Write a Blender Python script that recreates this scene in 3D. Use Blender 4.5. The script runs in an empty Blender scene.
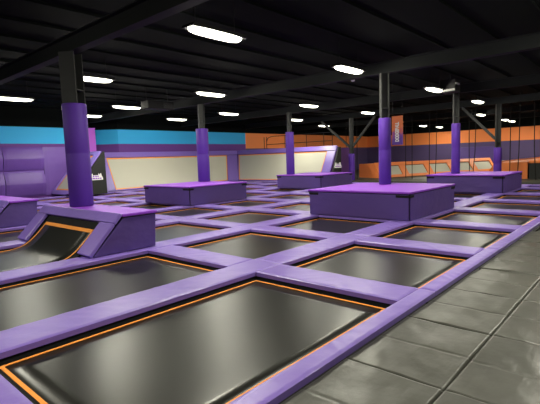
import bpy, bmesh, math, random
from mathutils import Vector, Matrix, noise
random.seed(7)
S = bpy.context.scene
C = S.collection

# ------------------------------------------------------------------ materials
def mat(name, col, rough=.6, spec=.5, emit=None, estr=0, metal=0, bump=None, sheen=0, var=None, dist=.02):
    m = bpy.data.materials.new(name); m.use_nodes = True
    nt = m.node_tree; b = nt.nodes['Principled BSDF']
    b.inputs['Base Color'].default_value = (*col, 1)
    b.inputs['Roughness'].default_value = rough
    b.inputs['Specular IOR Level'].default_value = spec
    b.inputs['Metallic'].default_value = metal
    if sheen: b.inputs['Sheen Weight'].default_value = sheen
    if emit:
        b.inputs['Emission Color'].default_value = (*emit, 1); b.inputs['Emission Strength'].default_value = estr
    tc = nt.nodes.new('ShaderNodeTexCoord')
    if bump:                                   # list of (scale xyz, strength, detail)
        prev = None
        for sc, st, det in bump:
            mp = nt.nodes.new('ShaderNodeMapping'); mp.inputs['Scale'].default_value = sc
            nt.links.new(tc.outputs['Object'], mp.inputs['Vector'])
            n = nt.nodes.new('ShaderNodeTexNoise'); n.inputs['Scale'].default_value = 1; n.inputs['Detail'].default_value = det
            nt.links.new(mp.outputs[0], n.inputs['Vector'])
            bp = nt.nodes.new('ShaderNodeBump'); bp.inputs['Strength'].default_value = st; bp.inputs['Distance'].default_value = dist
            nt.links.new(n.outputs['Fac'], bp.inputs['Height'])
            if prev: nt.links.new(prev.outputs['Normal'], bp.inputs['Normal'])
            prev = bp
        nt.links.new(prev.outputs['Normal'], b.inputs['Normal'])
    if var:                                    # (noise scale xyz, second colour): worn / scuffed vinyl
        mp = nt.nodes.new('ShaderNodeMapping'); mp.inputs['Scale'].default_value = var[0]
        nt.links.new(tc.outputs['Object'], mp.inputs['Vector'])
        n = nt.nodes.new('ShaderNodeTexNoise'); n.inputs['Scale'].default_value = 1; n.inputs['Detail'].default_value = 4
        nt.links.new(mp.outputs[0], n.inputs['Vector'])
        r = nt.nodes.new('ShaderNodeValToRGB')
        r.color_ramp.elements[0].position = .35; r.color_ramp.elements[0].color = (*col, 1)
        r.color_ramp.elements[1].position = .7; r.color_ramp.elements[1].color = (*var[1], 1)
        nt.links.new(n.outputs['Fac'], r.inputs['Fac']); nt.links.new(r.outputs['Color'], b.inputs['Base Color'])
    return m

M = {}
M['pad']      = mat('lilac_vinyl', (.205, .128, .485), .34, .5, bump=[((5, 5, 5), .3, 3)])
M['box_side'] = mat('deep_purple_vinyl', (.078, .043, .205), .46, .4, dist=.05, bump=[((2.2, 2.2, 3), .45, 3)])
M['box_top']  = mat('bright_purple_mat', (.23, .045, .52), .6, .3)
M['wrap']     = mat('violet_pillar_vinyl', (.064, .016, .24), .6, .3, bump=[((6, 6, 2), .1, 2)])
M['wallpad']  = mat('purple_wall_vinyl', (.15, .068, .37), .45, .45, bump=[((2, 2, 3), .25, 3)])
M['bed']      = mat('black_woven_bed', (.0115, .0115, .0097), .275, .36, bump=[((.9, .9, .9), .10, 0)])
M['cover']    = mat('black_spring_cover', (.010, .010, .010), .8, .2)
M['border']   = mat('orange_webbing', (.85, .30, .045), .7, .3)
M['wbed']     = mat('grey_wall_bed', (.50, .49, .41), .6, .3)
M['frame']    = mat('black_steel', (.012, .012, .012), .6, .3)
M['mat']      = mat('charcoal_vinyl', (.060, .060, .052), .33, .5, bump=[((3.5, 3.5, 3), .35, 4), ((1.2, 8, 3), .25, 3)], var=((1.3, 1.3, 1.3), (.076, .076, .065)))
M['black']    = mat('black_paint', (.0042, .0052, .0050), 1, .05)
M['blackv']   = mat('black_vinyl', (.010, .011, .010), .6, .4)
M['steel']    = mat('grey_painted_steel', (.020, .021, .0205), .6, .3)
M['beam']     = mat('dark_beam_paint', (.0095, .0108, .0115), .8, .2)
M['blue']     = mat('blue_wall_paint', (.03, .40, .78), .6, .3)
M['plum']     = mat('plum_wall_paint', (.12, .035, .24), .6, .3)
M['orange']   = mat('orange_wall_paint', (.86, .25, .07), .6, .3)
M['violetw']  = mat('dusky_violet_paint', (.085, .058, .155), .6, .3)
M['magenta']  = mat('magenta_paint', (.42, .10, .62), .6, .3)
M['opad']     = mat('orange_vinyl', (.88, .24, .065), .5, .4)
M['floor']    = mat('dark_carpet', (.050, .050, .041), .5, .4)
M['lamp']     = mat('lamp_diffuser', (.9, .9, .8), .5, .2, emit=(1.0, .97, .80), estr=118)
M['white']    = mat('white_print', (.75, .75, .72), .6, .3)
M['strap']    = mat('black_strap', (.006, .006, .006), .7, .2)
M['pale']     = mat('pale_grey_plastic', (.45, .45, .42), .5, .4)
M['wood']     = mat('plywood', (.42, .22, .09), .7, .3)

# banner print: orange flames above, violet below
def banner_mat():
    m = bpy.data.materials.new('banner_print'); m.use_nodes = True
    nt = m.node_tree; b = nt.nodes['Principled BSDF']; b.inputs['Roughness'].default_value = .6
    tc = nt.nodes.new('ShaderNodeTexCoord'); sp = nt.nodes.new('ShaderNodeSeparateXYZ')
    nt.links.new(tc.outputs['Generated'], sp.inputs[0])
    mp = nt.nodes.new('ShaderNodeMapping'); mp.inputs['Scale'].default_value = (1, 3, 2.2); mp.inputs['Rotation'].default_value = (.6, 0, 0)
    nt.links.new(tc.outputs['Generated'], mp.inputs[0])
    n = nt.nodes.new('ShaderNodeTexNoise'); n.inputs['Scale'].default_value = 2.2; n.inputs['Detail'].default_value = 4
    nt.links.new(mp.outputs[0], n.inputs['Vector'])
    a = nt.nodes.new('ShaderNodeMath'); a.operation = 'MULTIPLY_ADD'; a.inputs[1].default_value = .8; 
    nt.links.new(n.outputs['Fac'], a.inputs[0]); nt.links.new(sp.outputs['Z'], a.inputs[2])
    r = nt.nodes.new('ShaderNodeValToRGB'); e = r.color_ramp.elements
    e[0].position = .50; e[0].color = (.09, .03, .30, 1); e[1].position = .98; e[1].color = (.75, .20, .06, 1)
    x = e.new(.72); x.color = (.20, .05, .30, 1); x = e.new(.84); x.color = (.55, .10, .12, 1)
    nt.links.new(a.outputs[0], r.inputs['Fac']); nt.links.new(r.outputs['Color'], b.inputs['Base Color'])
    return m
M['banner'] = banner_mat()

# ------------------------------------------------------------------ mesh helpers
def link(name, bm, m, parent=None, smooth=False):
    me = bpy.data.meshes.new(name); bmesh.ops.recalc_face_normals(bm, faces=bm.faces[:]); bm.to_mesh(me); bm.free()
    for k in (m if isinstance(m, (list, tuple)) else [m]): me.materials.append(M[k])
    if smooth:
        for p in me.polygons: p.use_smooth = True
    o = bpy.data.objects.new(name, me); C.objects.link(o)
    if parent: o.parent = parent
    return o
def mesh_obj(name, me, parent=None, loc=(0, 0, 0)):
    o = bpy.data.objects.new(name, me); C.objects.link(o); o.location = loc
    if parent: o.parent = parent
    return o
def tag(o, label, cat, group=None, kind=None):
    o['label'] = label; o['category'] = cat
    if group: o['group'] = group
    if kind: o['kind'] = kind
    return o
def thing(name, label, cat, loc=(0, 0, 0), group=None):
    o = bpy.data.objects.new(name, None); C.objects.link(o); o.location = loc; o.empty_display_size = .2
    return tag(o, label, cat, group)
def struct(name, bm, m):
    o = link(name, bm, m); o['kind'] = 'structure'; return o

def box(bm, x0, x1, y0, y1, z0, z1, bev=0, seg=2):
    v = [bm.verts.new(p) for p in ((x0,y0,z0),(x1,y0,z0),(x1,y1,z0),(x0,y1,z0),(x0,y0,z1),(x1,y0,z1),(x1,y1,z1),(x0,y1,z1))]
    f = [bm.faces.new([v[i] for i in q]) for q in ((0,3,2,1),(4,5,6,7),(0,1,5,4),(1,2,6,5),(2,3,7,6),(3,0,4,7))]
    if bev:
        ed = list({e for k in f for e in k.edges})
        bmesh.ops.bevel(bm, geom=ed, offset=bev, segments=seg, affect='EDGES', profile=.5)
    return bm
def B(*a, **k):
    bm = bmesh.new(); box(bm, *a, **k); return bm
def slab(bm, q, th, bev=0):
    """q = four corners (front face, in order); th = thickness to the back"""
    q = [Vector(p) for p in q]; n = (q[1]-q[0]).cross(q[3]-q[0]).normalized()
    a = [bm.verts.new(p) for p in q]; b = [bm.verts.new(p - n*th) for p in q]
    f = [bm.faces.new(a), bm.faces.new(b[::-1])]
    for i in range(4):
        j = (i+1) % 4; f.append(bm.faces.new((a[i], b[i], b[j], a[j])))
    if bev:
        ed = list({e for k in f for e in k.edges}); bmesh.ops.bevel(bm, geom=ed, offset=bev, segments=2, affect='EDGES', profile=.5)
    return bm
def SL(q, th, bev=0):
    bm = bmesh.new(); slab(bm, q, th, bev); return bm
def prism_v(bm, poly, y0, y1, bev=0):
    """poly in (x,z), extruded along y"""
    a = [bm.verts.new((x, y0, z)) for x, z in poly]; b = [bm.verts.new((x, y1, z)) for x, z in poly]
    f = [bm.faces.new(a), bm.faces.new(b[::-1])]; n = len(poly)
    for i in range(n):
        j = (i+1) % n; f.append(bm.faces.new((a[i], b[i], b[j], a[j])))
    if bev:
        ed = list({e for k in f for e in k.edges}); bmesh.ops.bevel(bm, geom=ed, offset=bev, segments=2, affect='EDGES', profile=.5)
    return bm
def bar(bm, p, q, w, h=None, up=(0, 0, 1)):
    """rectangular bar from p to q"""
    h = h or w; p = Vector(p); q = Vector(q); d = (q-p).normalized(); up = Vector(up)
    if abs(d.dot(up)) > .98: up = Vector((0, 1, 0))
    s = d.cross(up).normalized(); t = s.cross(d)
    v = []
    for e in (p, q):
        for a, b in ((-1,-1),(1,-1),(1,1),(-1,1)): v.append(bm.verts.new(e + s*a*w/2 + t*b*h/2))
    for i in ((0,1,2,3),(7,6,5,4),(0,4,5,1),(1,5,6,2),(2,6,7,3),(3,7,4,0)): bm.faces.new([v[k] for k in i])
def tube(bm, pts, r, n=8, cap=True):
    pts = [Vector(p) for p in pts]; rings = []
    for i, p in enumerate(pts):
        d = (pts[min(i+1, len(pts)-1)] - pts[max(i-1, 0)]).normalized()
        up = Vector((0, 0, 1)) if abs(d.z) < .95 else Vector((1, 0, 0))
        s = d.cross(up).normalized(); t = s.cross(d)
        rings.append([bm.verts.new(p + (s*math.cos(2*math.pi*k/n) + t*math.sin(2*math.pi*k/n))*r) for k in range(n)])
    for a, b in zip(rings, rings[1:]):
        for k in range(n): bm.faces.new((a[k], a[(k+1) % n], b[(k+1) % n], b[k]))
    if cap: bm.faces.new(rings[0][::-1]); bm.faces.new(rings[-1])
def mv(bm, d): bmesh.ops.translate(bm, vec=d, verts=bm.verts[:])
def lathe(bm, prof, n=28, c=(0, 0)):
    rings = []
    for r, z in prof:
        rings.append([bm.verts.new((c[0]+r*math.cos(2*math.pi*k/n), c[1]+r*math.sin(2*math.pi*k/n), z)) for k in range(n)])
    for a, b in zip(rings, rings[1:]):
        for k in range(n): bm.faces.new((a[k], a[(k+1) % n], b[(k+1) % n], b[k]))
    bm.faces.new(rings[0][::-1]); bm.faces.new(rings[-1])

ORD = ['first', 'second', 'third', 'fourth', 'fifth', 'sixth', 'seventh', 'eighth', 'ninth']
NUM = ['one', 'two', 'three', 'four', 'five', 'six', 'seven', 'eight', 'nine']

# ------------------------------------------------------------------ layout (metres; z = 0 is the top of the pads)
U0, PU, WU = 4.68, 2.722, .57        # cross pads: centres U0 + k*PU
V0, PV, WV = 4.52, 2.732, .57        # divider pads: centres V0 + j*PV
UB = [.72] + [U0 + k*PU for k in range(8)]            # 9 cross pad lines -> 8 rows of beds
VB = [V0 + (j-1)*PV for j in range(9)]                # 9 divider lines -> 8 columns of beds
UB[0] = .72; UB[8] = 22.66; VB[8] = 23.26
VR = list(VB); VR[3] += .28; VR[4] += .30; VR[5] += .33          # front row: wider bays for the ramps
FZ = -.42                                             # pit floor
CEIL = 4.7

# ------------------------------------------------------------------ setting
struct('floor', B(-7, 48, -7, 27.5, FZ-.1, FZ), 'black')
struct('floor_walkway', B(-7, 48, -7, 1.86, FZ+.001, -.121), 'floor')
struct('floor_court', B(24.35, 48, 1.9, 26.5, FZ+.001, -.02), 'floor')
struct('ceiling', B(-7, 48, -7, 27.5, CEIL, CEIL+.1), 'black')
WV_ = 24.85                                           # face of the long side wall
def band_wall(name, q0, q1, th, bands):
    """vertical wall between plan points q0,q1 built from painted horizontal bands"""
    bm = bmesh.new(); mats = []
    for z0, z1, m in bands:
        k = len(bm.faces); slab(bm, [(*q0, z0), (*q1, z0), (*q1, z1), (*q0, z1)], th)
        bm.faces.ensure_lookup_table()
        if m not in mats: mats.append(m)
        for f in bm.faces[k:]: f.material_index = mats.index(m)
    return struct(name, bm, mats)
BP = [(FZ, 2.30, 'plum'), (2.30, 2.80, 'plum'), (2.80, 3.68, 'blue'), (3.68, CEIL, 'black')]
band_wall('wall_left', (-7, WV_), (12.3, WV_), .25, BP)
band_wall('wall_left_end', (12.3, WV_), (12.3, WV_+1.8), .02, BP)
band_wall('wall_left_recess', (12.3, WV_+1.77), (14.07, WV_), .2, BP)
band_wall('wall_left_middle', (14.07, WV_), (25.2, WV_), .25, BP)
band_wall('wall_left_orange', (25.2, WV_), (45, WV_), .25, [(FZ, 2.45, 'violetw'), (2.45, 3.68, 'orange'), (3.68, CEIL, 'black')])
band_wall('wall_far', (45, WV_+.2), (45, -7), .25, [(FZ, 1.2, 'violetw'), (1.2, 2.45, 'violetw'), (2.45, 3.66, 'orange'), (3.66, CEIL, 'black')])
band_wall('wall_near', (-7, -7), (-7, WV_), .2, [(FZ, CEIL, 'black')])
band_wall('wall_right', (45, -7), (-7, -7), .2, [(FZ, CEIL, 'black')])
struct('trim_1', B(12.12, 12.62, WV_-.02, WV_+.3, 0, 3.72, bev=.01), 'magenta')

# steel roof structure: I-beams over the pillar rows, joists above
def i_beam(bm, p, q, w, h, t=.02):
    p = Vector(p); q = Vector(q); z = Vector((0, 0, 1))
    bar(bm, p + z*t/2, q + z*t/2, w, t); bar(bm, p + z*(h-t/2), q + z*(h-t/2), w, t); bar(bm, p + z*h/2, q + z*h/2, t, h-2*t)
for i, u in enumerate((4.45, 12.35, 18.9, 25.2, 31.5, 38)):
    bm = bmesh.new(); i_beam(bm, (u, -6.9, 4.0), (u, WV_-.01, 4.0), .22, .36); struct('trim_beam_%d' % (i+1), bm, 'beam')
bm = bmesh.new()
for k in range(24):
    y = -6 + k*1.35
    if y < WV_-.3: bar(bm, (-6.9, y, CEIL-.03), (44.9, y, CEIL-.03), .06, .05)
struct('trim_joists', bm, 'black')

# ------------------------------------------------------------------ ceiling lamps
def make_lamp():
    t = thing('ceiling_lamp', 'lamp', 'lamp')
    bm = bmesh.new(); prism = [(-.70, .02), (.70, .02), (.66, .09), (-.66, .09)]
    prism_v(bm, prism, -.17, .17, .01); link('housing', bm, 'frame', t)
    bm = bmesh.new()                       # rounded lens: long lozenge, bulging downwards
    N, K = 14, 8; rows = []
    for i in range(N+1):
        x = -.68 + 1.36*i/N; w = .165*(1-abs(2*i/N-1)**4)**.5 + .004; d = .085*(1-abs(2*i/N-1)**4)**.5 + .002
        rows.append([bm.verts.new((x, -w*math.cos(math.pi*k/K), .02-d*math.sin(math.pi*k/K))) for k in range(K+1)])
    for a, b in zip(rows, rows[1:]):
        for k in range(K): bm.faces.new((a[k], a[k+1], b[k+1], b[k]))
        bm.faces.new((a[0], b[0], b[K], a[K]))
    bm.faces.new(rows[0]); bm.faces.new(rows[-1])
    link('diffuser', bm, 'lamp', t, True)
    for x in (-.5, .5):
        bm = bmesh.new(); tube(bm, [(x, 0, .09), (x, 0, CEIL-4.0)], .006, 6); link('suspension_rod', bm, 'frame', t)
    return t
def copy_tree(o, loc, label, group=None):
    c = o.copy(); C.objects.link(c); c.location = loc; c['label'] = label
    if group: c['group'] = group
    for ch in o.children:
        d = ch.copy(); C.objects.link(d); d.parent = c
        for g in ch.children:
            e = g.copy(); C.objects.link(e); e.parent = d
    return c
LAMPS = []
rows_ = [('nearest the grey mats', [(5.86,6.46),(10.96,6.6),(17.07,6.53),(23.15,6.69)]),
         ('above the middle of the trampolines', [(6.1,12.07),(10.8,12.33),(16.99,12.44),(22.87,12.56)]),
         ('above the far trampolines', [(5.77,17.16),(10.3,17.28),(16.1,17.02),(22.5,17.55)]),
         ('beside the blue wall', [(10.53,21.24),(15.51,20.75)]),
         ('over the orange court', [(31.63,8.94),(38.98,9.21),(41.6,9.3),(38.66,15.77),(42.4,15.7),(29.1,19.88)])]
lamp0 = make_lamp(); first = True
for w, pts in rows_:
    for i, (u, v) in enumerate(pts):
        lab = 'lit oval ceiling lamp, %s along the lamp row %s' % (ORD[i], w)
        if first: lamp0.location = (u, v, 4.0); lamp0['label'] = lab; lamp0['group'] = 'ceiling lamps'; first = False
        else: copy_tree(lamp0, (u, v, 4.0), lab, 'ceiling lamps')
for i, (u, v) in enumerate([(5.9, .9), (10.95, .9), (17, .9), (0, 6.5), (0, 12.3), (0, .9), (23, .9)]):  # extra lamps out of view, added to light the foreground
    copy_tree(lamp0, (u, v, 4.0), 'extra unseen oval ceiling lamp, %s of those added to light the foreground' % ORD[i], 'ceiling lamps')

# ------------------------------------------------------------------ trampolines
def ring(bm, x0, x1, y0, y1, w, z0, z1):
    box(bm, x0, x1, y0, y0+w, z0, z1); box(bm, x0, x1, y1-w, y1, z0, z1)
    box(bm, x0, x0+w, y0+w, y1-w, z0, z1); box(bm, x1-w, x1, y0+w, y1-w, z0, z1)
def sheet(bm, x0, x1, y0, y1, fz, nx=10, ny=10, th=.008, zb=None):
    g = []; h = []
    for i in range(nx+1):
        a = []; b = []
        for j in range(ny+1):
            x = x0+(x1-x0)*i/nx; y = y0+(y1-y0)*j/ny; z = fz(x, y)
            a.append(bm.verts.new((x, y, z))); b.append(bm.verts.new((x, y, z-th if zb is None else zb)))
        g.append(a); h.append(b)
    for i in range(nx):
        for j in range(ny):
            bm.faces.new((g[i][j], g[i+1][j], g[i+1][j+1], g[i][j+1])); bm.faces.new((h[i][j+1], h[i+1][j+1], h[i+1][j], h[i][j]))
    for i in range(nx):
        bm.faces.new((g[i+1][0], g[i][0], h[i][0], h[i+1][0])); bm.faces.new((g[i][ny], g[i+1][ny], h[i+1][ny], h[i][ny]))
    for j in range(ny):
        bm.faces.new((g[0][j], g[0][j+1], h[0][j+1], h[0][j])); bm.faces.new((g[nx][j+1], g[nx][j], h[nx][j], h[nx][j+1]))
def webbing(bm, x0, x1, y0, y1, w, fz, n=12):
    def strip(xa, xb, ya, yb, nx, ny): sheet(bm, xa, xb, ya, yb, fz, nx, ny, .004)
    strip(x0, x1, y0, y0+w, n, 1); strip(x0, x1, y1-w, y1, n, 1); strip(x0, x0+w, y0+w, y1-w, 1, n); strip(x1-w, x1, y0+w, y1-w, 1, n)
INS = .085                                 # webbing inset from the pad edge
def bed_meshes(lx, ly):
    """bed centred on the origin, opening lx by ly"""
    hx, hy = lx/2, ly/2
    sag = lambda x, y: -.105 - .016*max(0, 1-(x/hx)**2)**2*max(0, 1-(y/hy)**2)**2
    out = []
    bm = bmesh.new(); sheet(bm, -hx+INS, hx-INS, -hy+INS, hy-INS, sag, 14, 12); out.append(('bed', bm, 'bed', True))
    bm = bmesh.new(); webbing(bm, -hx+INS, hx-INS, -hy+INS, hy-INS, .034, lambda x, y: sag(x, y)+.006); out.append(('border_webbing', bm, 'border', False))
    bm = bmesh.new(); ring(bm, -hx-.02, hx+.02, -hy-.02, hy+.02, INS+.02+.02, -.125, -.112); out.append(('spring_cover', bm, 'cover', False))
    bm = bmesh.new(); ring(bm, -hx-.26, hx+.26, -hy-.26, hy+.26, .235, FZ, -.075); out.append(('frame', bm, 'frame', False))
    return out
cache = {}
def place_tramp(x0, x1, y0, y1, label):
    key = (round(x1-x0, 3), round(y1-y0, 3)); loc = ((x0+x1)/2, (y0+y1)/2, 0)
    t = thing('trampoline', label, 'trampoline', loc, 'floor trampolines')
    if key not in cache:
        cache[key] = []
        for n, bm, m, s in bed_meshes(*key):
            o = link(n, bm, m, t, s); cache[key].append((n, o.data))
    else:
        for n, me in cache[key]: mesh_obj(n, me, t)
    return t
def openings(r, c):
    V = VR if r == 0 else VB
    return UB[r]+WU/2, UB[r+1]-WU/2, V[c]+WV/2, V[c+1]-WV/2
BOXES = {(3, 1), (3, 4), (6, 1), (6, 4)}   # cells hidden under the padded boxes (row, column)
RAMPS = {(0, 2), (0, 4)}
SKIP = set()
def rowtxt(c): return 'lane %s' % NUM[c]
for c in range(8):
    for r in range(8):
        if (r, c) in BOXES or (r, c) in RAMPS or (r, c) in SKIP: continue
        x0, x1, y0, y1 = openings(r, c)
        place_tramp(x0, x1, y0, y1, 'black floor trampoline, %s from the front in %s counted from the grey mats' % (ORD[r], rowtxt(c)))

# ------------------------------------------------------------------ pads between the beds
pcache = {}
def pad(x0, x1, y0, y1, label, group, z0=-.072, z1=0):
    key = (round(x1-x0, 3), round(y1-y0, 3)); loc = ((x0+x1)/2, (y0+y1)/2, 0)
    if key not in pcache:
        hx, hy = key[0]/2, key[1]/2
        sd = Vector((len(pcache)*5.3, len(pcache)*2.1, 0)); lx = hx > hy
        def fz(x, y):
            m = min(hx-abs(x), hy-abs(y)); e = min(1, m/.016)
            a, b = (x, y) if lx else (y, x)
            q = Vector((a*7 + b*5, b*2.2 - a*1.0, 0)) + sd
            wv = noise.noise(q)*.0032 + noise.noise(Vector((a*3, b*3, 2)) + sd)*.004
            fold = max(0, noise.noise(Vector((a*1.3, 5, 0)) + sd) - .05)*2.2
            wv += noise.noise(Vector((a*9 - b*7, b*2.5, 7)) + sd)*.011*min(1, fold)
            return min(z1, z1 - .007 - .011*(1-e)**2 + wv*e)
        bm = bmesh.new(); n1, n2 = max(8, int(key[0]/.026)), max(8, int(key[1]/.026)); sheet(bm, -hx, hx, -hy, hy, fz, n1, n2, zb=z0)
        o = link('safety_pad', bm, 'pad', None, True); o.data.set_sharp_from_angle(angle=math.radians(50)); pcache[key] = o.data
        o.location = loc
    else: o = mesh_obj('safety_pad', pcache[key], None, loc)
    return tag(o, label, 'pad', group)
G_ = .004
PSKIP = set()
for j in range(9):
    for r in range(8):
        if ('d', r, j) in PSKIP: continue
        x0 = UB[r] - WU/2 + G_ if r == 0 else UB[r] + WU/2 + G_; x1 = UB[r+1] + WU/2 - G_
        if j in (3, 4, 5): x1, x0 = (UB[1]-WU/2-G_, x0) if r == 0 else (x1, UB[1]-WU/2) if r == 1 else (x1, x0)
        V = VR if r == 0 else VB; y0, y1 = V[j]-WV/2, V[j]+WV/2
        if j == 0: y0 = 1.87
        lab = ('purple edge pad between the grey mats and the %s trampoline of lane one' % ORD[r]) if j == 0 else \
              ('purple end pad under the grey sloped wall, beside its %s trampoline' % ORD[r]) if j == 8 else \
              ('purple divider pad between lanes %s and %s, beside their %s trampolines' % (NUM[j-1], NUM[j], ORD[r]))
        pad(x0, x1, y0, y1, lab, 'divider pads along the lanes')
for c in range(8):
    for k in range(9):
        if ('c', k, c) in PSKIP: continue
        x0, x1 = UB[k]-WU/2, UB[k]+WU/2; V = VR if k == 0 else VB; y0, y1 = V[c]+WV/2+G_, V[c+1]-WV/2-G_
        lab = ('purple cross pad at the near end of lane %s' % NUM[c]) if k == 0 else ('purple cross pad at the far end of lane %s' % NUM[c]) if k == 8 else \
              ('purple cross pad behind the %s trampoline of lane %s from the mats' % (ORD[k-1], NUM[c]))
        pad(x0, x1, y0, y1, lab, 'cross pads between the trampolines')

# ------------------------------------------------------------------ padded boxes round the pillars
HB = .69
def padded_box(u0, u1, v0, v1, label):
    t = thing('padded_box', label, 'platform', (u0, v0, 0), 'padded boxes'); U, V = u1-u0, v1-v0; g = .045
    link('core', B(.03, U-.03, .03, V-.03, 0.004, HB-.064), 'strap', t)
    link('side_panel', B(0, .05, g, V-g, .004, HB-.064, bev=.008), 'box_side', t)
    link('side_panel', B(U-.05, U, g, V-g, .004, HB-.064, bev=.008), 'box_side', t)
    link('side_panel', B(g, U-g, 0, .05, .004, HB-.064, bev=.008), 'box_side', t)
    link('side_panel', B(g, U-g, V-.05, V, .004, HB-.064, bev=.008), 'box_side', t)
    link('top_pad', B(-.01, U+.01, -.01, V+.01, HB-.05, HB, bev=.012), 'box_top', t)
    bm = bmesh.new(); box(bm, -.012, U+.012, -.012, V+.012, HB-.062, HB-.050); link('edge_shadow', bm, 'strap', t)  # thin black strip drawn as the shadow line under the top pad
    for (x0, x1, y0, y1) in ((-.008, .0, .0, .36), (-.008, .20, -.008, .0), (U-.3, U, -.006, .0), (-.006, .0, V-.33, V-.02)):
        link('velcro_strap', B(x0, x1, y0, y1, HB-.14, HB-.08), 'strap', t)
    return t
uA0, uA1 = UB[3]-.48, UB[4]-.27; uC0, uC1 = UB[6]-.48, UB[7]-.2
vA0, vA1 = VB[1]-.296, VB[2]-.13; vB0, vB1 = VB[4]-.296, VB[5]-.13
padded_box(uA0+.18, uA1+.30, vA0+.09, vA1+.16, 'large purple padded box nearest the grey mats, with one violet pillar at its back')
padded_box(uA0, uA1, vB0, vB1, 'purple padded box in the centre left, dark seam on its near corner')
padded_box(uC0, uC1, vB0, vB1, 'low purple padded box below the far grey sloped wall, black strap on front')
padded_box(uC0, uC1, vA0, vA1, 'purple padded box behind the largest box, close to the orange court')

# ------------------------------------------------------------------ ramp platforms with curved trampoline
def zr(u): return -.105 + 1.1*.12*math.log(1+math.exp(min(40, (u-3.31)/.12)))
def ramp(c, label):
    v0 = VR[c]-.05; v1 = VR[c+1]+.22; W = v1-v0
    t = thing('ramp_platform', label, 'ramp', (3.4, v0, 0), 'ramp platforms'); X = lambda u: u-3.4
    bm = prism_v(bmesh.new(), [(X(3.56), .004), (X(4.68), .004), (X(4.70), .63), (X(4.14), .63)], .0, W); link('body', bm, 'blackv', t)
    for y0, y1 in ((-.05, 0), (W, W+.05)):
        bm = prism_v(bmesh.new(), [(X(3.44), .004), (X(4.68), .004), (X(4.72), .63), (X(4.06), .63)], y0, y1, .008); link('side_panel', bm, 'box_side', t)
    link('back_panel', SL([(X(4.69), 0, .004), (X(4.69), W, .004), (X(4.73), W, .63), (X(4.73), 0, .63)], .04, .006), 'box_side', t)
    # slope pads either side of the bed, lying along the slanted edge
    d = Vector((.62, 0, .66)).normalized(); n = Vector((-d.z, 0, d.x))
    p0 = Vector((X(3.40), 0, .012)); L = .93
    def spad(y0, y1, a, b, name, bev=.015):
        A = p0 + d*a + n*.05; Bq = p0 + d*b + n*.05
        q = [(A.x, y0, A.z), (A.x, y1, A.z), (Bq.x, y1, Bq.z), (Bq.x, y0, Bq.z)]
        return link(name, SL(q[::-1], .07, bev), 'pad', t)
    spad(-.045, .43, .0, .69, 'slope_pad'); spad(W-.43, W+.045, .0, .69, 'slope_pad'); spad(-.045, W+.045, .697, L*.985, 'front_edge_pad')
    link('top_pad', B(X(4.03), X(4.76), -.06, W+.06, .635, .69, bev=.014), 'box_top', t)
    link('edge_shadow', B(X(4.02), X(4.765), -.065, W+.065, .622, .634), 'strap', t)  # same black strip for the shadow line below the platform top
    # curved bed
    ub0 = UB[0]+WU/2; y0, y1 = VR[c]+WV/2, VR[c+1]-WV/2
    ly = y1-y0; ue = 3.76-ub0; tt = t; OFF = Vector((ub0-3.4, y0-v0, 0))
    z = lambda x, y: zr(x+ub0)
    bm = bmesh.new(); sheet(bm, INS, ue, .19, ly-.12, z, 60, 6); mv(bm, OFF); link('bed', bm, 'bed', tt, True)
    bm = bmesh.new(); zz = lambda x, y: z(x, y)+.007
    sheet(bm, INS, ue, .19, .225, zz, 60, 1, .004); sheet(bm, INS, ue, ly-.155, ly-.12, zz, 60, 1, .004); sheet(bm, ue-.05, ue, .225, ly-.155, zz, 3, 2, .004); sheet(bm, INS, INS+.035, .225, ly-.155, zz, 1, 2, .004)
    mv(bm, OFF); link('border_webbing', bm, 'border', tt)
    bm = bmesh.new(); sheet(bm, .01, ue+.12, 0.01, ly-.01, lambda x, y: zr(x+ub0)-.014, 60, 1); mv(bm, OFF); link('spring_cover', bm, 'cover', tt)
    bm = bmesh.new(); ring(bm, -.26, UB[1]-WU/2-ub0+.26, -.26, ly+.26, .235, FZ, -.075); mv(bm, OFF); link('frame', bm, 'frame', tt)
ramp(2, 'purple platform with curved black trampoline sweeping up its front, carrying the thickest violet pillar')
ramp(4, 'purple ramp platform cut by the picture edge, no pillar on it')

# ------------------------------------------------------------------ pillars
def pillar(u, v, zb, zt, r, label, brace=None, flange=.2, ang=0):
    t = thing('padded_pillar', label, 'pillar', (u, v, zb), 'padded pillars')
    bm = bmesh.new(); top = 4.0 - zb; w = flange; R_ = Matrix.Rotation(ang, 4, 'Z')
    box(bm, -w/2, -w/2+.022, -w/2, w/2, .002, top); box(bm, w/2-.022, w/2, -w/2, w/2, .002, top); box(bm, -w/2+.022, w/2-.022, -.012, .012, .002, top)
    box(bm, -w/2-.0, w/2+.0, -w/2-.0, w/2+.0, zt-zb+.28, zt-zb+.30)
    bmesh.ops.transform(bm, matrix=R_, verts=bm.verts[:]); link('steel_column', bm, 'steel', t)
    h = zt-zb; m = h*.52
    bm = bmesh.new(); lathe(bm, [(r*.97, .003), (r, .02), (r, m-.012), (r*.985, m), (r, m+.012), (r, h-.02), (r*.95, h)], 32); link('wrap_pad', bm, 'wrap', t, True)
    if brace:
        for dv, z0, z1 in brace:
            bm = bmesh.new(); bar(bm, (0, .12*(1 if dv > 0 else -1), z0-zb), (0, dv, z1-zb), .13, .13); link('knee_brace', bm, 'steel', t)
    return t
pillar(4.42, 9.55, HB, 2.92, .25, 'thickest violet padded pillar, on the ramp platform at the front', flange=.34, ang=.6)
pillar(12.27, 14.71, HB, 2.96, .262, 'violet padded pillar on the centre left box, before the blue wall', flange=.24, ang=2.69)
pillar(18.4, 14.81, HB, 2.96, .225, 'violet padded pillar on the low box below the far grey wall', flange=.22, ang=2.50)
pillar(12.24, 6.17, HB, 2.68, .183, 'violet padded pillar on the largest box, beside the hanging banner', flange=.24, ang=2.29)
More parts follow.
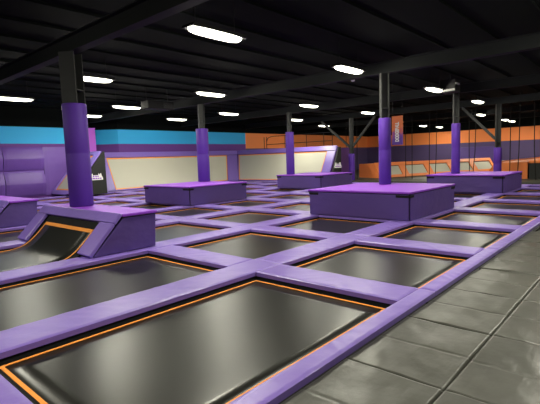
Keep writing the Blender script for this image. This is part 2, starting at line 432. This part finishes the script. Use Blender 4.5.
pillar(18.9, 6.31, HB, 2.77, .173, 'violet padded pillar on the box near the orange court', flange=.22, ang=2.14)
pillar(24.9, 14.9, -.02, 1.72, .20, 'short wrapped dark pillar with two slanting braces beside the far grey wall', brace=[(2.3, 2.15, 3.95), (-1.7, 2.2, 3.95)], flange=.24, ang=2.36)
pillar(25.2, 6.27, -.02, 1.75, .195, 'short wrapped dark pillar with a slanting brace before the violet wall', brace=[(1.8, 2.2, 3.98)], flange=.24, ang=2.06)

# ------------------------------------------------------------------ grey walkway mats
k = 0
for col, (y0, y1) in enumerate(((1.063, 1.862), (.262, 1.059))):
    for i in range(9):
        x0 = -1.81 + (i)*1.195 + .002 + 1.195; x1 = x0 + 1.191
        z = -.066 + random.uniform(-.004, .004)
        hx, hy = (x1-x0)/2, (y1-y0)/2; mid = random.uniform(-.03, .03); sd = Vector((i*3.7, col*9.1, 0))
        def fz(x, y, hx=hx, hy=hy, mid=mid, z=z, sd=sd):
            e = min(1, min(hx-abs(x), hy-abs(y))/.014)
            p = Vector((x, y, 0)) + sd
            w = noise.noise(p*1.6)*.010 + noise.noise(Vector((p.x*2.2 + p.y*2.0, p.y*6 - p.x*4, 1)))*.0055
            return z - .016*(1-e)**2 + w*min(1, e) - .005*math.exp(-((x-mid)/.012)**2)
        bm = bmesh.new(); sheet(bm, -hx, hx, -hy, hy, fz, 80, 54, .05)
        o = link('floor_mat', bm, 'mat', None, True); o.location = ((x0+x1)/2, (y0+y1)/2, 0)
        lab = 'dark grey floor mat, %s from the front, in the run %s' % (ORD[i], 'touching the purple pad' if col == 0 else 'away from the pads')
        tag(o, lab, 'mat', 'grey walkway mats')

# ------------------------------------------------------------------ sloped wall trampolines
def wall_tramp(name, label, O, a, lean, L, h, padl=.55, padr=.55, e0=0, e1=0):
    """O bottom corner, a unit run, lean = horizontal offset vector over height h"""
    t = thing(name, label, 'trampoline', O); a = Vector(a); up = Vector(lean) + Vector((0, 0, h)); n = a.cross(up).normalized()
    def P(s, k, off=0): return tuple(a*s + up*k + n*off)
    def quad(s0, s1, k0, k1, off=0): 
        f = lambda s, k: s + (e1*k if s > L/2 else -e0*k)
        return [P(f(s0, k0), k0, off), P(f(s1, k0), k0, off), P(f(s1, k1), k1, off), P(f(s0, k1), k1, off)]
    link('bed', SL(quad(padl, L-padr, .03, .91, 0), .02), 'wbed', t)
    bm = bmesh.new(); w = .07
    slab(bm, quad(padl, L-padr, .03, .03+.03, .008), .008); slab(bm, quad(padl, L-padr, .88, .91, .008), .008)
    slab(bm, quad(padl, padl+w, .06, .88, .008), .008); slab(bm, quad(L-padr-w, L-padr, .06, .88, .008), .008)
    link('border_webbing', bm, 'border', t)
    link('bottom_pad', SL(quad(0, L, 0, .028, .06), .08, .01), 'pad', t)
    if padl: link('side_pad', SL(quad(0, padl-.01, .03, .91, .06), .08, .012), 'pad', t)
    if padr: link('side_pad', SL(quad(L-padr+.01, L, .03, .91, .06), .08, .012), 'pad', t)
    q = quad(0, L, .915, 1.06, .09)
    back = Vector((lean[0], lean[1], 0)).normalized()*.2
    link('ledge_pad', SL(q, .16, .015), 'pad', t)
    bm = bmesh.new()
    slab(bm, quad(0, L, .0, .91, -.03), .04); link('backing_frame', bm, 'frame', t)
    return t
wall_tramp('wall_trampoline', 'long grey sloped wall trampoline below the blue wall, orange outline', (12.2, 23.6, 0), (1, 0, 0), (0, 1.0, 0), 10.75, 2.12, .80, 1.05, 0, .95)
wall_tramp('wall_trampoline', 'grey sloped wall trampoline below the orange wall, behind the low box', (23.0, 23.55, 0), (0, -1, 0), (1.0, 0, 0), 8.0, 2.12, .04, .66, .95, .12)
# black end cap with emblem, on the end of the far sloped wall
def emblem(bm, c, ex, ez, n, s):
    """white crest: notched trapezoid with pale word bars under it"""
    c = Vector(c); ex = Vector(ex); ez = Vector(ez); n = Vector(n)
    def poly(p, d0, d1):
        a = [bm.verts.new(c + ex*x*s + ez*y*s + n*d1) for x, y in p]; b = [bm.verts.new(c + ex*x*s + ez*y*s + n*d0) for x, y in p]
        fs = [bm.faces.new(a), bm.faces.new(b[::-1])]
        for i in range(len(p)):
            j = (i+1) % len(p); fs.append(bm.faces.new((a[i], b[i], b[j], a[j])))
        return fs
    W = [(-1, -.45), (1, -.45), (1, -.18), (.86, .05), (.78, .42), (.66, .42), (.60, .22), (.48, .40), (.40, .40), (.36, .2), (-.36, .2), (-.40, .40), (-.48, .40), (-.60, .22), (-.66, .42), (-.78, .42), (-.86, .05), (-1, -.18)]
    poly(W, 0, .006)
    k = len(bm.faces)
    for x0, x1 in ((-.80, -.50), (-.44, -.12), (-.06, .2), (.26, .5), (.56, .8)):
        poly([(x0, -.32), (x1, -.32), (x1*.98, -.16), (x0*.98, -.16)], .006, .009)
    for x0, x1 in ((-.42, -.16), (-.10, .16), (.2, .42)):
        poly([(x0, -.05), (x1, -.05), ((x0+x1)/2+.05, .16), ((x0+x1)/2-.05, .16)], .006, .009)
    bm.faces.ensure_lookup_table()
    for f in bm.faces[k:]: f.material_index = 1
yE = 23.55-8.0-.13
t = thing('end_panel', 'black triangular end panel with white crest, closing the far sloped wall', 'panel', (23.0, yE-.12, 0), 'black end panels')
bm = bmesh.new(); prism_v(bm, [(.06, 0), (1.28, 0), (1.28, 2.18), (1.02, 2.18)], 0, .1, .01); link('panel_body', bm, 'blackv', t)
bm = bmesh.new(); emblem(bm, (.86, -.002, 1.02), (1, 0, 0), (0, 0, 1), (0, -1, 0), .40); link('crest_emblem', bm, ['white', 'box_top'], t)
# wedge ramp at the start of the long sloped wall
t = thing('wall_trampoline', 'narrow grey sloped trampoline rising behind the thickest pillar, beside black crest panel', 'trampoline', (9.85, 22.45, .04))
Wd = 2.3
d = Vector((1.86, 0, 2.25)); 
def WQ(y0, y1, a, b, off):
    n = Vector((-2.25, 0, 1.86)).normalized()*off
    A = d*a + n; Bq = d*b + n
    return [(A.x, y1, A.z), (A.x, y0, A.z), (Bq.x, y0, Bq.z), (Bq.x, y1, Bq.z)]
link('bed', SL(WQ(.5, Wd-.1, .10, .90, 0.0), .02), 'wbed', t)
bm = bmesh.new()
slab(bm, WQ(.5, Wd-.1, .10, .13, .008), .008); slab(bm, WQ(.5, Wd-.1, .865, .90, .008), .008); slab(bm, WQ(.5, .57, .13, .865, .008), .008); slab(bm, WQ(Wd-.17, Wd-.1, .13, .865, .008), .008)
link('border_webbing', bm, 'border', t)
link('side_pad', SL(WQ(.0, .49, .02, .99, .07), .09, .012), 'pad', t)
link('side_pad', SL(WQ(Wd-.09, Wd, .02, .99, .07), .09, .012), 'pad', t)
link('bottom_pad', SL(WQ(.5, Wd-.1, .0, .095, .06), .08, .008), 'pad', t)
link('top_pad', SL(WQ(.5, Wd-.1, .905, .99, .07), .09, .01), 'pad', t)
bm = prism_v(bmesh.new(), [(.10, -.036), (1.95, -.036), (1.95, 2.21), (1.90, 2.21)], .04, Wd-.05); link('backing_frame', bm, 'frame', t)
t = thing('end_panel', 'black side panel with white crest, right beside the thickest pillar', 'panel', (9.85, 22.38, 0), 'black end panels')
bm = prism_v(bmesh.new(), [(.08, 0), (1.97, 0), (1.97, 2.28), (1.88, 2.28)], 0, .06, .008); link('panel_body', bm, 'blackv', t)
bm = bmesh.new(); emblem(bm, (1.37, -.002, .94), (1, 0, 0), (0, 0, 1), (0, -1, 0), .40); link('crest_emblem', bm, ['white', 'box_top'], t)

# upper ledge behind the far sloped wall with its railing
struct('floor_balcony', B(24.28, 27.2, 16.2, WV_-.01, -.019, 2.16), 'plum')
t = thing('railing', 'dark steel railing on the ledge in front of the orange wall', 'railing', (25.4, 20, 2.16))
yy = [3.0, 2.75, 0.9, -1.1, -2.6, -3.3]
for y in yy:
    bm = bmesh.new(); tube(bm, [(0, y, 0), (0, y, 1.08)], .024, 8); link('post', bm, 'frame', t)
bm = bmesh.new(); tube(bm, [(0, 2.75, .72), (0, 2.6, 1.0), (0, 2.2, 1.1), (0, .9, 1.1), (0, -3.3, 1.08)], .026, 8); link('top_rail', bm, 'frame', t)
bm = bmesh.new(); tube(bm, [(0, 2.75, .5), (0, -3.3, .5)], .022, 8); link('mid_rail', bm, 'frame', t)

# ------------------------------------------------------------------ purple wall pads on the long side wall
def wall_pad(u0, u1, z0, z1, label, ridge=.20):
    """cushion whose face leans out to a soft ridge at mid height"""
    n = 14; pr = []
    for k in range(n+1):
        q = k/n; pr.append((-.03 - ridge*(1-abs(2*q-1)**1.3) - (.02 if 0 < k < n else 0), z0+(z1-z0)*q))
    bm = bmesh.new(); rows = []
    for i in range(13):
        x = u0+(u1-u0)*i/12; e = .02 if i in (0, 12) else 0
        rows.append([bm.verts.new((x, min(-.01, y+e + .006*noise.noise(Vector((x*3, z*5, 0)))), z)) for y, z in pr] + [bm.verts.new((x, 0, z1)), bm.verts.new((x, 0, z0))])
    m_ = len(rows[0])
    for a, b in zip(rows, rows[1:]):
        for k in range(m_): bm.faces.new((a[k], a[(k+1) % m_], b[(k+1) % m_], b[k]))
    bm.faces.new(rows[0]); bm.faces.new(rows[-1])
    o = link('wall_pad', bm, 'wallpad'); o.location = (0, WV_-.005, 0)
    return tag(o, label, 'pad', 'purple wall pads')
wall_pad(7.60, 9.55, 1.40, 2.62, 'upper bulging purple wall pad below the blue band')
wall_pad(7.60, 9.55, .02, 1.38, 'lower bulging purple wall pad, directly under the upper one')
wall_pad(9.58, 11.9, .02, 2.62, 'tall flat purple wall pad just before the thickest pillar', .03)
wall_pad(5.6, 7.57, 1.40, 2.62, 'upper purple wall pad cut by the picture edge')
wall_pad(5.6, 7.57, .02, 1.38, 'lower purple wall pad cut by the picture edge')

# ------------------------------------------------------------------ orange court beyond
def court_ramp(u0, u1, v0, v1, h, nb, label, sgn):
    """row of small sloped trampolines along +u; v0 = foot, v1 = crest"""
    t = thing('court_ramp', label, 'ramp', (u0, v0, -.02), 'orange court ramps'); L = u1-u0; dv = v1-v0
    d = Vector((0, dv, h)); 
    def Q(a, b, k0, k1, off):
        n = Vector((0, -h*sgn, abs(dv))).normalized()*off
        q = [Vector((a, 0, 0))+d*k0+n, Vector((b, 0, 0))+d*k0+n, Vector((b, 0, 0))+d*k1+n, Vector((a, 0, 0))+d*k1+n]
        return q if sgn > 0 else q[::-1]
    bw = L/nb
    for i in range(nb):
        link('bed', SL(Q(i*bw+.3, (i+1)*bw-.3, .18, .80, .0), .02), 'wbed', t)
    for i in range(nb+1):
        link('divider_pad', SL(Q(max(0, i*bw-.28), min(L, i*bw+.28), .0, 1, .06), .09, .01), 'opad', t)
    link('bottom_pad', SL(Q(0, L, 0, .17, .05), .08, .01), 'opad', t); link('crest_pad', SL(Q(0, L, .82, 1.04, .07), .09, .01), 'opad', t)
    bk = v1 + 1.6*sgn
    bm = bmesh.new(); pts = [(v0-v0, 0), (dv, h*.99), (bk-v0, h*.99), (bk-v0, 0)]
    a = [bm.verts.new((0.0, y, z)) for y, z in pts]; b = [bm.verts.new((.08, y, z)) for y, z in pts]
    bm.faces.new(a); bm.faces.new(b[::-1])
    for i in range(4):
        j = (i+1) % 4; bm.faces.new((a[i], b[i], b[j], a[j]))
    link('end_panel', bm, 'opad', t)
    bm = bmesh.new(); ys = sorted((dv, bk-v0)); box(bm, .1, L, ys[0], ys[1], h-.06, h); link('deck', bm, 'opad', t)
    bm = bmesh.new(); box(bm, .1, L, min(bk-v0-.1*sgn, bk-v0), max(bk-v0-.1*sgn, bk-v0), 0.002, h-.07); link('back_board', bm, 'frame', t)
    return t
court_ramp(27.2, 39.2, 14.05, 14.75, .98, 5, 'orange padded ramp with grey trampoline panels beyond the banner', 1).rotation_euler.z = -math.radians(22)
court_ramp(27.4, 43.5, 7.5, 6.9, .92, 6, 'orange padded ramp behind the braced pillar', -1)
t = thing('low_barrier', 'low black barrier with orange roll pad on top, by the dark floor', 'barrier', (27.3, -2, -.02))
link('board', B(0, .1, 0, 7.2, .002, .86), 'blackv', t)
bm = bmesh.new(); tube(bm, [(.05, 0, .95), (.05, 3.5, .93), (.05, 7.2, .95)], .10, 12); link('top_roll_pad', bm, 'opad', t, True)
# angled violet deflector pad standing on the far wall
bm = prism_v(bmesh.new(), [(0, 0), (.3, 0), (.3, 2.0), (.12, 2.0)], 0, 3.6, .03)
o = link('deflector_pad', bm, 'box_side'); o.location = (44.3, 11.2, 0); tag(o, 'violet angled wall pad standing against the far violet wall', 'pad')
# net posts and ropes of the court
posts = [(404.5, 0), (428, 0), (437, .15), (475, -.1), (480, .3), (508, .0), (518, .12), (532, -.25), (330, 0), (362, 0), (367, .05)]
NP = [(26.6, 11.55), (26.6, 10.45), (26.6, 10.0), (26.6, 8.15), (26.6, 7.75), (26.6, 6.0), (26.6, 5.55), (26.6, 4.9), (28.0, 12.6), (28.0, 17.2), (26.3, 15.3)]
WHERE = ['just beside the banner', 'between banner and rear box pillar', 'close to the rear box pillar', 'right behind the brace of the short pillar', 'under the brace of the short pillar',
         'just past the short braced pillar', 'second past the short braced pillar', 'third past the short braced pillar', 'over the orange ramp face', 'beside the far end panel', 'behind the two-braced pillar']
for (u, v), w, (px, ln) in zip(NP, WHERE, posts):
    bm = bmesh.new(); tube(bm, [(0, ln*.6, -.0), (0, ln*.2, 1.6), (0, 0, 4.69)], .022, 8)
    o = link('net_pole', bm, 'strap'); o.location = (u, v, -.018)
    tag(o, 'thin black net pole %s' % w, 'pole', 'net poles of the orange court')
# ------------------------------------------------------------------ hanging banner, ceiling units, detectors
t = thing('hanging_banner', 'narrow orange and violet DODGEBALL banner hanging beside a violet pillar', 'banner', (16.2, 7.63, 1.95))
link('banner_cloth', B(-.006, .006, -.225, .225, 0, 1.12), 'banner', t)
cu = bpy.data.curves.new('banner_lettering', 'FONT'); cu.body = 'DODGEBALL'; cu.size = .20; cu.align_x = 'CENTER'; cu.align_y = 'CENTER'; cu.extrude = .002; cu.space_character = .95
cu.offset = .012
tmp = bpy.data.objects.new('banner_lettering', cu); C.objects.link(tmp)
bpy.context.view_layer.update()
dg = bpy.context.evaluated_depsgraph_get(); me = bpy.data.meshes.new_from_object(tmp.evaluated_get(dg)); bpy.data.objects.remove(tmp)
me.materials.clear(); me.materials.append(M['white'])
o = bpy.data.objects.new('banner_lettering', me); C.objects.link(o); o.parent = t
# local x (reading) -> up, local y (letter top) -> +v (towards the viewer's left), facing -u
o.matrix_local = Matrix(((0, 0, -1, -.010), (0, 1, 0, .0), (.68, 0, 0, .50), (0, 0, 0, 1)))
for y in (-.2, .2):
    bm = bmesh.new(); tube(bm, [(0, y, 1.12), (0, y, CEIL-1.95)], .006, 6); link('cord', bm, 'strap', t)
def unit(u, v, z, label, l=1.25, w=.55, h=.32):
    t = thing('ceiling_heater', label, 'heater', (u, v, z), 'hanging heater units')
    link('casing', B(-l/2, l/2, -w/2, w/2, 0, h, bev=.02), 'strap', t)
    bm = bmesh.new()
    for k in range(5): box(bm, l/2-.52, l/2-.05, -w/2-.018, -w/2+.002, .04+k*.05, .065+k*.05)
    link('louvre', bm, 'steel', t)
    for x in (-l/2+.1, l/2-.1):
        bm = bmesh.new(); tube(bm, [(x, 0, h), (x, 0, CEIL-z)], .012, 6); link('hanger_rod', bm, 'frame', t)
unit(10.95, 15.95, 3.82, 'dark heater unit hanging between lamps before the blue wall')
t = thing('air_diffuser', 'dark air box with pale strips as bright glints beside a lit lamp', 'vent', (18.0, 6.25, 3.92))
link('casing', B(-.3, .3, -.3, .3, 0.03, .5, bev=.02), 'frame', t)
link('glint_strip', B(-.3, .1, -.34, -.302, .30, .36), 'pale', t); link('glint_strip', B(-.34, -.302, -.3, .1, .06, .13), 'pale', t)  # pale strips stand in for light caught on the air box
bm = bmesh.new(); tube(bm, [(0, 0, .5), (0, 0, CEIL-3.92)], .03, 8); link('hanger_rod', bm, 'frame', t)
for (u, v), w in (((5.5, 9.75), 'above the thickest pillar'), ((15.9, 9.4), 'between the lamps over the largest box'), ((21.3, 12.0), 'far back near the two-braced pillar')):
    t = thing('smoke_detector', 'small white round smoke detector on the ceiling, %s' % w, 'detector', (u, v, CEIL-.1), 'smoke detectors')
    bm = bmesh.new(); lathe(bm, [(.05, .0), (.075, .02), (.08, .06)], 18); link('sensor_cover', bm, 'white', t, True)
    bm = bmesh.new(); lathe(bm, [(.085, .06), (.085, .1)], 18); link('mounting_base', bm, 'pale', t, True)

# ------------------------------------------------------------------ camera
Rv = Vector((0.66196356, -0.74875026, -0.03431164)); Dv = Vector((-0.09767714, -0.04078774, -0.99438199)); Fv = Vector((0.74314428, 0.66159611, -0.10013579))
cam = bpy.data.cameras.new('camera'); co = bpy.data.objects.new('camera', cam); C.objects.link(co)
cam.sensor_width = 36; cam.lens = 434.62/540*36; cam.clip_start = .05; cam.clip_end = 200
m = Matrix.Identity(4)
for i in range(3): m[i][0] = Rv[i]; m[i][1] = -Dv[i]; m[i][2] = -Fv[i]
m[2][3] = 1.6
co.matrix_world = m; S.camera = co

w = bpy.data.worlds.new('world'); w.use_nodes = True; S.world = w
w.node_tree.nodes['Background'].inputs[0].default_value = (.0, .0, .0, 1)
S.view_settings.view_transform = 'Standard'; S.view_settings.look = 'None'; S.view_settings.gamma = 1; S.view_settings.exposure = .15
try:
    S.cycles.use_denoising = True; S.cycles.max_bounces = 6; S.cycles.use_light_tree = True; S.cycles.sample_clamp_indirect = 4; S.cycles.sample_clamp_direct = 6
except Exception: pass
